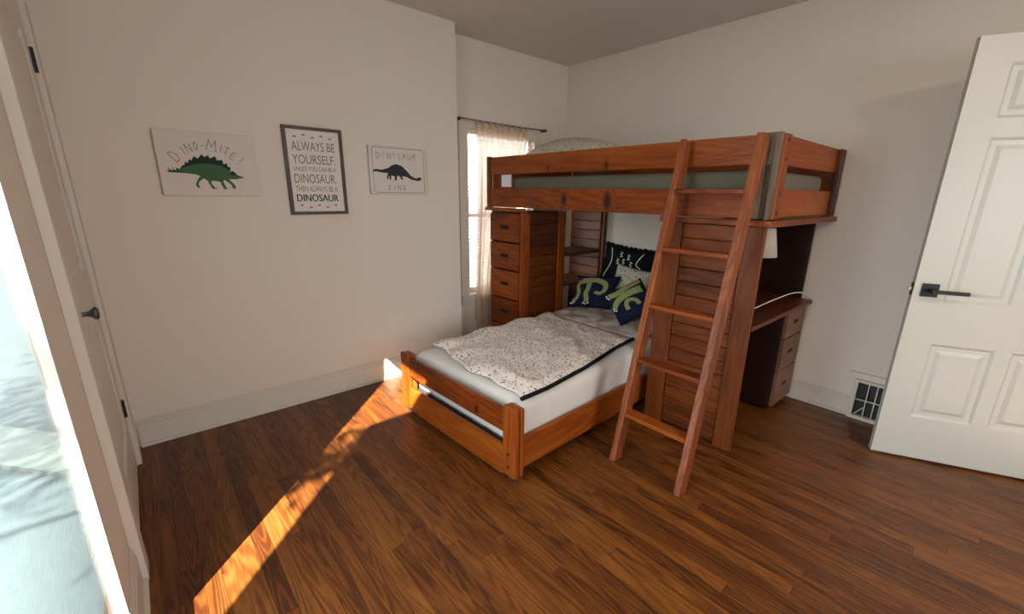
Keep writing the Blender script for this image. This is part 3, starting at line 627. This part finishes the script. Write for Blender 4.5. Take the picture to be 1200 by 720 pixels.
tag(cd.tube(Q, .0032, 6).build('power_cord', M_['cord'], smooth=True), 'thin white cord looping over the back of the desk', 'cord')

# ------------------------------------------------------------------ ladder
ld = thing('ladder', (1.87, .98, 0), 'pine ladder leaning on the front of the loft bed', 'ladder')
lz = Vector((2.350 - 1.868, 0, 1.63)).normalized(); ln = Vector((-lz.z, 0, lz.x))     # normal points to the room
def lp(z, y0, y1): f = z / 1.63; return Vector((1.868 + (2.338 - 1.868) * f, y0 + (y1 - y0) * f, z))
for y0, y1 in ((1.160, 1.212), (.790, .843)):
    q = MB(); a, b = lp(0.0, y0, y1), lp(1.640, y0, y1); a2, b2 = a - ln * .036, b - ln * .036
    q.bar(a2, b2, Vector((0, .0165, 0)), ln * .036)
    q.map(lambda p: (p.x, p.y, max(p.z, 0.0)))
    q.build('ladder_rail', M_['ladder'], ld, bevel=.004)
for z in (.250, .530, .810, 1.095, 1.383):
    a, b = lp(z, 1.160, 1.212), lp(z, .790, .843)
    MB().bar(a + Vector((.032, -.014, 0)), b + Vector((.032, .014, 0)), Vector((.036, 0, 0)), Vector((0, 0, .0105))).build('rung', M_['pine_y'], ld, bevel=.003)

# ------------------------------------------------------------------ lower bed, turned a little
O0 = Vector((1.331, 1.325, 0)); th_ = math.radians(2.4)
def TB(p): return Vector((O0.x + p.x * math.cos(th_) - p.y * math.sin(th_), O0.y + p.x * math.sin(th_) + p.y * math.cos(th_), p.z))
def bm_(*boxes):
    m = MB(); m.xf = TB
    for b in boxes: m.box(*b)
    return m
LB, WB = 2.0, 1.055
lb = thing('single_bed', (1.35, 1.85, 0), 'low single pine bed sticking out from under the loft', 'bed')
knf = [(0, 1.62 - 1.85, .30, .035), (0, 2.18 - 1.85, .36, .03)]
M_['foot'] = wood('pine_foot_rail', 1, PINE_D, PINE_M, PINE_L, knots=knf)
for y0, y1, zt in ((0, .092, .405), (WB - .092, WB, .400)):
    bm_((0, .032, y0, y1, .035, zt)).build('foot_post', M_['pine_z'], lb, bevel=.010, segs=3)
    o = bm_((.033, .062, y0 + (0 if y0 == 0 else 0), y1, .035, zt - .004)).build('foot_post', M_['pine_z'], lb, bevel=.008)
    for z in (.09, .16):
        k = MB(); k.xf = TB; k.lathe((-.0005, (y0 + y1) / 2, z), (-1, 0, 0), [(0, .008), (.0015, .008), (.002, .003)], 10); k.build('bolt', M_['hole'], lb)
    k = MB(); k.xf = TB; yc = (y0 + y1) / 2; k.lathe((.03, yc - .009, .020), (0, 1, 0), [(0, .0195), (.018, .0195)], 14).box(.018, .042, yc - .013, yc + .013, .026, .037); k.build('caster', M_['pewter'], lb)
bm_((.006, .030, .092, WB - .092, .258, .382)).build('foot_rail', M_['foot'], lb, bevel=.006)
bm_((.006, .030, .092, WB - .092, .022, .182)).build('foot_rail', M_['pine_y'], lb, bevel=.006)
bm_((.062, LB, .012, .036, .070, .236)).build('side_rail', M_['pine_x'], lb, bevel=.006)
bm_((.062, LB, WB - .036, WB - .012, .070, .236)).build('side_rail', M_['pine_x'], lb, bevel=.006)
bm_((LB, LB + .03, .0, WB, .0, .40)).build('headboard', M_['red_y'], lb, bevel=.006)
bm_((.064, LB, .038, WB - .038, .095, .112)).build('slat_base', M_['red_y'], lb)
mt_ = thing('mattress', (2.3, 1.85, .112), 'white sheeted mattress on the lower bed', 'mattress')
def soft_box(x0, x1, y0, y1, z0, z1, r, amp, seed, nx=60, ny=30):
    m = MB(); m.xf = TB
    # rounded slab from rings
    def prof(t):     # t 0..1 from bottom edge up round to the top
        return t
    b = len(m.v); zs = [z0, z0 + .03, z0 + .07, z0 + .11, z1 - r * .9, z1 - r * .45, z1 - r * .12, z1]
    ins = [0.01, 0, 0, 0, 0, r * .12, r * .42, r]
    per = []
    nxs, nys = nx, ny
    def ring(ins_, z):
        pts = []; X0, X1, Y0, Y1 = x0 + ins_, x1 - ins_, y0 + ins_, y1 - ins_; cr = max(.045 - ins_ * .6, .012)
        for cx, cy, a0 in ((X1 - cr, Y0 + cr, -90), (X1 - cr, Y1 - cr, 0), (X0 + cr, Y1 - cr, 90), (X0 + cr, Y0 + cr, 180)):
            for k in range(5): a = math.radians(a0 + k * 22.5); pts.append((cx + cr * math.cos(a), cy + cr * math.sin(a)))
        out = []
        cnt = {4: ny, 9: nx, 14: ny, 19: nx}
        for i, p in enumerate(pts):
            q = pts[(i + 1) % len(pts)]; n = cnt.get(i, 1)
            for k in range(n): out.append((p[0] + (q[0] - p[0]) * k / n, p[1] + (q[1] - p[1]) * k / n))
        return out
    R = []
    for j, (i_, z) in enumerate(zip(ins, zs)):
        rr = ring(i_, z); row = []
        for k, (x, y) in enumerate(rr):
            w_ = amp * noise.noise(Vector((x * 9 + seed, y * 9, z * 5))) + amp * .8 * noise.noise(Vector(((x + y) * 34, seed, z * 5)))
            nx_, ny_ = x - min(max(x, x0 + .06), x1 - .06), y - min(max(y, y0 + .06), y1 - .06); l = math.hypot(nx_, ny_) or 1
            row.append(Vector((x + nx_ / l * w_ * (j < 6), y + ny_ / l * w_ * (j < 6), z + (w_ * .5 if j > 4 else 0))))
        R.append(row)
    n = len(R[0])
    for row in R: m.v += row
    for j in range(len(R) - 1):
        for k in range(n): k2 = (k + 1) % n; m.f.append([b + j * n + k, b + j * n + k2, b + (j + 1) * n + k2, b + (j + 1) * n + k])
    m.f.append([b + k for k in range(n)][::-1])
    bb = len(m.v); m.v.append(Vector(((x0 + x1) / 2, (y0 + y1) / 2, z1))); t = b + (len(R) - 1) * n
    for k in range(n): m.f.append([t + k, t + (k + 1) % n, bb])
    return m
soft_box(.072, LB - .02, .047, WB - .047, .150, .405, .06, .006, 3.1).build('fitted_sheet', M_['sheet'], mt_, smooth=True)
bm_((.072, LB - .012, .047, WB - .047, .113, .158)).build('mattress_base', M_['darktrim'], mt_, bevel=.01)

# quilt, folded flat, with a thick black hem
ql = thing('quilt', (2.0, 1.85, .41), 'cream quilt with small black marks and thick black hem on the lower bed', 'quilt')
def qxy(u, v):      # u foot->head, v near->far, world coordinates
    # near edge
    near = [(0, 1.418, 1.385), (.18, 1.60, 1.392), (.45, 1.95, 1.445), (.8, 2.36, 1.535), (1, 2.60, 1.57)]
    farr = [(0, 1.470, 2.29), (.25, 1.76, 2.33), (.6, 2.18, 2.36), (1, 2.59, 2.36)]
    def ip(t, A):
        for i in range(len(A) - 1):
            if t <= A[i + 1][0] + 1e-9:
                f = (t - A[i][0]) / (A[i + 1][0] - A[i][0]); return A[i][1] + (A[i + 1][1] - A[i][1]) * f, A[i][2] + (A[i + 1][2] - A[i][2]) * f
        return A[-1][1:]
    a, b = ip(u, near), ip(u, farr)
    x, y = a[0] + (b[0] - a[0]) * v, a[1] + (b[1] - a[1]) * v
    x += (1 - u) * .018 * math.sin(v * 9) + .01 * math.sin(v * 23) * (1 - u)
    return x, y
def qz(u, v):
    p = Vector((u * 1.2, v * .95, 0)); e = min(1, 14 * min(u, v, 1 - u, 1 - v))
    r1 = abs(noise.noise(Vector((p.x * 3.2 + p.y * 1.3, p.y * 4.5 - p.x * 2.2, 1.7)))); r2 = abs(noise.noise(Vector((p.x * 7 - p.y * 5, p.y * 8, 5.2))))
    return .418 + e * (.012 + .030 * max(0, .35 - r1) + .014 * max(0, .3 - r2) + .012 * noise.noise(p * 4)) + .022 * max(0, v - .82) / .18 * (1 + math.sin(u * 21)) * .5
q = MB(); q.grid(lambda u, v: (*qxy(u, v), qz(u, v) + .006), 90, 70)
o = q.build('quilt_top', M_['quilt'], ql, smooth=True)
md = o.modifiers.new('solid', 'SOLIDIFY'); md.thickness = .012; md.offset = -1
hem = [(*qxy(u / 40, -.004), qz(u / 40, 0) + .001) for u in range(41)]
MB().tube(hem, [.011] * 41, 8).build('hem', M_['blk'], ql, smooth=True)
hem2 = [(*qxy(1.0, v / 40), qz(1, v / 40) + .003) for v in range(41)]
MB().tube(hem2, .004, 6).build('hem', M_['blk'], ql, smooth=True)

# pink folded sheet and pillows
fs_ = thing('folded_sheet', (2.8, 1.95, .42), 'dusty pink patterned sheet turned back below the pillows', 'bedding')
q = MB(); q.grid(lambda u, v: (2.615 + u * .53, 1.52 + v * .86, .424 + .018 * math.sin(min(1, u * 3) * PI / 2) * (.55 + .45 * math.sin(v * PI)) + .008 * noise.noise(Vector((u * 7, v * 9, 2)))), 30, 40)
o = q.build('folded_edge', M_['pink'], fs_, smooth=True); md = o.modifiers.new('solid', 'SOLIDIFY'); md.thickness = .01
q = MB(); q.grid(lambda u, v: (2.69 + u * .085, 1.93 + v * .26 + u * .04, .424 + .018 * math.sin(min(1, (.09 + u * .085) / .55 * 3) * PI / 2) * (.55 + .45 * math.sin((.41 + v * .26) / .86 * PI)) + .014 + .006 * math.sin(v * PI)), 8, 14)
q.build('white_patch', M_['sheet'], fs_, smooth=True)

t4, sf4 = pillow('pillow', 'blk', (3.335, 2.452, .60), (.045, -.505, -.035), (.078, -.017, .33), .05, 'black pillow with white lines and pompom edging against the wall')
t3, sf3 = pillow('pillow', 'cush', (3.106, 2.19, .52), (.06, -.347, -.044), (.113, -.011, .284), .05, 'cream speckled cushion propped before the black pillow')
t1, sf1 = pillow('pillow', 'navy', (2.835, 2.388, .435), (.134, -.338, .029), (.128, 0, .259), .055, 'navy cushion with green dinosaur print, beside the shelf unit')
t2, sf2 = pillow('pillow', 'navy', (2.735, 1.769, .432), (.182, -.216, .14), (.027, .222, .199), .055, 'tilted navy cushion with green dinosaur print, beside the ladder')
ribbon(sf1, [(.191, .80), (.095, .657), (.173, .451), (.172, .27), (.08, .16)], .055, 1.2, t1, 'dinosaur_leg', 'green')
ribbon(sf1, [(.37, .82), (.383, .565), (.367, .409), (.424, .25), (.433, .14)], .07, 1.2, t1, 'dinosaur_leg', 'green')
ribbon(sf1, [(.17, .80), (.356, .84), (.559, .84), (.76, .72), (.803, .559), (.728, .42), (.58, .45)], .085, 1.2, t1, 'dinosaur_tail', 'green', taper=(1.1, .5), ext=.003)
ribbon(sf1, [(.13, .83), (.10, .70)], .045, 1.2, t1, 'dinosaur_snout', 'orange', ext=.0035)
for cx, cz in ((.05, .12), (.09, .10), (.14, .13), (.38, .10), (.43, .08), (.49, .11)): ribbon(sf1, [(cx, cz + .02), (cx - .005, cz - .02)], .022, 1.2, t1, 'claw', 'claw', ext=.004)
ribbon(sf2, [(.95, .93), (.614, .884), (.318, .799), (.11, .80)], .075, .95, t2, 'dinosaur_leg', 'green')
ribbon(sf2, [(.90, .687), (.561, .68), (.267, .60), (.13, .50), (.07, .42)], .085, .95, t2, 'dinosaur_leg', 'green', taper=(1.2, .6))
ribbon(sf2, [(.36, .26), (.37, .40), (.47, .50), (.62, .44), (.66, .30)], .05, .95, t2, 'dinosaur_tail', 'green')
ribbon(sf2, [(.90, .93), (.60, .93)], .03, .95, t2, 'rust_stripe', 'orange', ext=.004)
for cx, cz in ((.07, .84), (.06, .79), (.08, .74), (.05, .45), (.04, .40), (.08, .37)): ribbon(sf2, [(cx + .02, cz), (cx - .02, cz)], .018, .95, t2, 'claw', 'claw', ext=.004)
ribbon(sf4, [(.05, .124), (.158, .581), (.106, .932)], .013, 1.5, t4, 'white_line', 'claw')
ribbon(sf4, [(.95, .1), (.80, .477), (.682, .618), (.76, .93)], .013, 1.5, t4, 'white_line', 'claw')
for i, (a, b) in enumerate(((.34, .80), (.42, .62), (.50, .76), (.58, .58), (.30, .60))):
    ribbon(sf4, [(a - .03, b + .07), (a + .02, b + .05), (a - .02, b), (a + .03, b - .04), (a - .02, b - .07)], .010, 1.5, t4, 'white_squiggle', 'claw')
pom = MB()
for k in range(44):
    f = k / 44 * 4; sd = int(f); e = f - sd
    u, v = ((e, 1.0), (1.0, 1 - e), (1 - e, 0.0), (0.0, e))[sd]
    p = sf4(u, v, 1); r = .021 + .006 * random.random()
    pom.lathe(p + Vector((0, 0, -r)), (random.random() * .4, random.random() * .4, 1), [(0, .002), (r * .4, r * .8), (r, r), (r * 1.6, r * .8), (r * 2, .002)], 7)
o = pom.build('pompom_edging', M_['blk'], t4, smooth=True); o['kind'] = 'stuff'

# ------------------------------------------------------------------ floor-level wall vent
vt = thing('wall_vent', (3.46, .38, 0), 'black cold air grille low on the right wall behind the open door', 'vent')
part('vent_frame', 'trim', vt, (3.435, XR, .296, .318, 0, .262), (3.435, XR, .450, .472, 0, .262), (3.435, XR, .318, .450, 0, .022), (3.435, XR, .318, .450, .246, .262), bevel=.002)
MB().box(3.468, 3.474, .318, .450, .022, .246).build('vent_back', M_['black'], vt)
for y in (.395, .352): MB().box(3.438, 3.446, y - .003, y + .003, .022, .246).build('bar', M_['trim'], vt)
MB().box(3.436, 3.444, .318, .450, .131, .137).build('bar', M_['trim'], vt)
MB().bar((3.447, .400, .085), (3.447, .440, .030), (0, .002, .002), (.002, 0, 0)).build('bar', M_['trim'], vt)
MB().box(3.462, XR, .472, .512, 0.136, .30).box(3.462, XR, .29, .472, .262, .30).build('backing_board', M_['wall'], vt)

# added fill lamp on the ceiling, unseen behind the camera
cl = thing('fill_light', (1.9, -.9, H), 'added round white fill lamp on the ceiling behind the camera', 'lamp')
em = bpy.data.materials.new('fill_lamp_glow'); em.use_nodes = True; em.node_tree.nodes['Principled BSDF'].inputs['Emission Color'].default_value = (1, .85, .68, 1); em.node_tree.nodes['Principled BSDF'].inputs['Emission Strength'].default_value = 3.0
M_['glow'] = em
MB().lathe((1.9, -.9, H), (0, 0, -1), [(0, .17), (.02, .17), (.022, .16)], 32).build('fill_lamp_base', M_['trim'], cl)
MB().lathe((1.9, -.9, H - .022), (0, 0, -1), [(0, .155), (.03, .15), (.06, .11), (.075, .05), (.08, .001)], 32).build('fill_lamp_globe', M_['glow'], cl, smooth=True)
pl_ = bpy.data.lights.new('fill_lamp', 'AREA'); pl_.shape = 'DISK'; pl_.size = .3; pl_.energy = 16; pl_.color = (1, .86, .70)
po = bpy.data.objects.new('fill_lamp', pl_); C.objects.link(po); po.location = (1.9, -.9, H - .11)

# ------------------------------------------------------------------ outdoors beyond the tall window, with an added sun block
struct('patio', MB().box(-14, -.09, -8, 26, -.40, -.30), M_['conc'])
struct('sun_block', MB().box(-1.04, -.10, -2.2, .25, -.3, 2.6), M_['siding'])  # added unseen block, trims the sun through the tall window to a strip
tag(struct('neighbour_house', MB().box(-12, 2, 25.5, 26, -.3, 5), M_['siding']), 'grey house wall far beyond the patio', 'house')
e0, e1, ev = Vector((-.69, 3.787, -.3)), Vector((-.73, 4.39, -.3)), Vector((.41, -.51, 0))
f0, f1, f2, f3 = e0 - ev * 1.2, e0 + ev * 1.05, e1 + ev * 1.05, e1 - ev * 1.2
up_ = Vector((0, 0, .03)); q = MB().add([f0, f1, f2, f3, f0 + up_, f1 + up_, f2 + up_, f3 + up_], [(0, 1, 2, 3), (4, 5, 6, 7), (0, 1, 5, 4), (1, 2, 6, 5), (2, 3, 7, 6), (3, 0, 4, 7)])
ed = tag(q.build('edging_board', M_['pgreen']), 'pale green edging board on the bright patio', 'board')
tr = thing('tree', (-4.4, -.6, -.3), 'leafy garden tree outside the tall left window', 'tree')
MB().tube([(-4.4, -.6, -.3), (-4.35, -.55, 1.0), (-4.3, -.3, 2.2), (-4.2, -.1, 3.4)], [.12, .10, .08, .05], 10).tube([(-4.3, -.3, 2.6), (-3.5, .1, 3.3), (-2.5, -.1, 3.5), (-1.9, -.45, 3.35)], [.04, .02, .012, .006], 6).tube([(-4.25, -.2, 2.9), (-4.7, .4, 3.6), (-4.9, .9, 4.2)], [.04, .03, .01], 6).build('trunk', M_['bark'], tr, smooth=True)
lf = MB()
def leaves(c, r, n, s=.06):
    for _ in range(n):
        d = Vector((random.gauss(0, 1), random.gauss(0, 1), random.gauss(0, .8))); p = Vector(c) + d * r * .45
        a = Vector((random.gauss(0, 1), random.gauss(0, 1), random.gauss(0, 1))).normalized() * s; b = a.cross(Vector((random.random(), random.random(), random.random()))).normalized() * s * .5
        lf.add([p - a, p - b, p + a, p + b], [(0, 1, 2, 3)])
leaves((-4.3, .35, 4.2), .9, 700); leaves((-4.9, .9, 4.3), .9, 500); leaves((-3.7, .9, 3.7), .8, 500); leaves((-3.9, 1.9, 3.8), .8, 350)
PG = Vector((.745, 2.13, 0)) - SUN * 5.0
leaves(PG, .24, 230, .045)
o = lf.build('foliage', M_['leaf'], tr); o['kind'] = 'stuff'
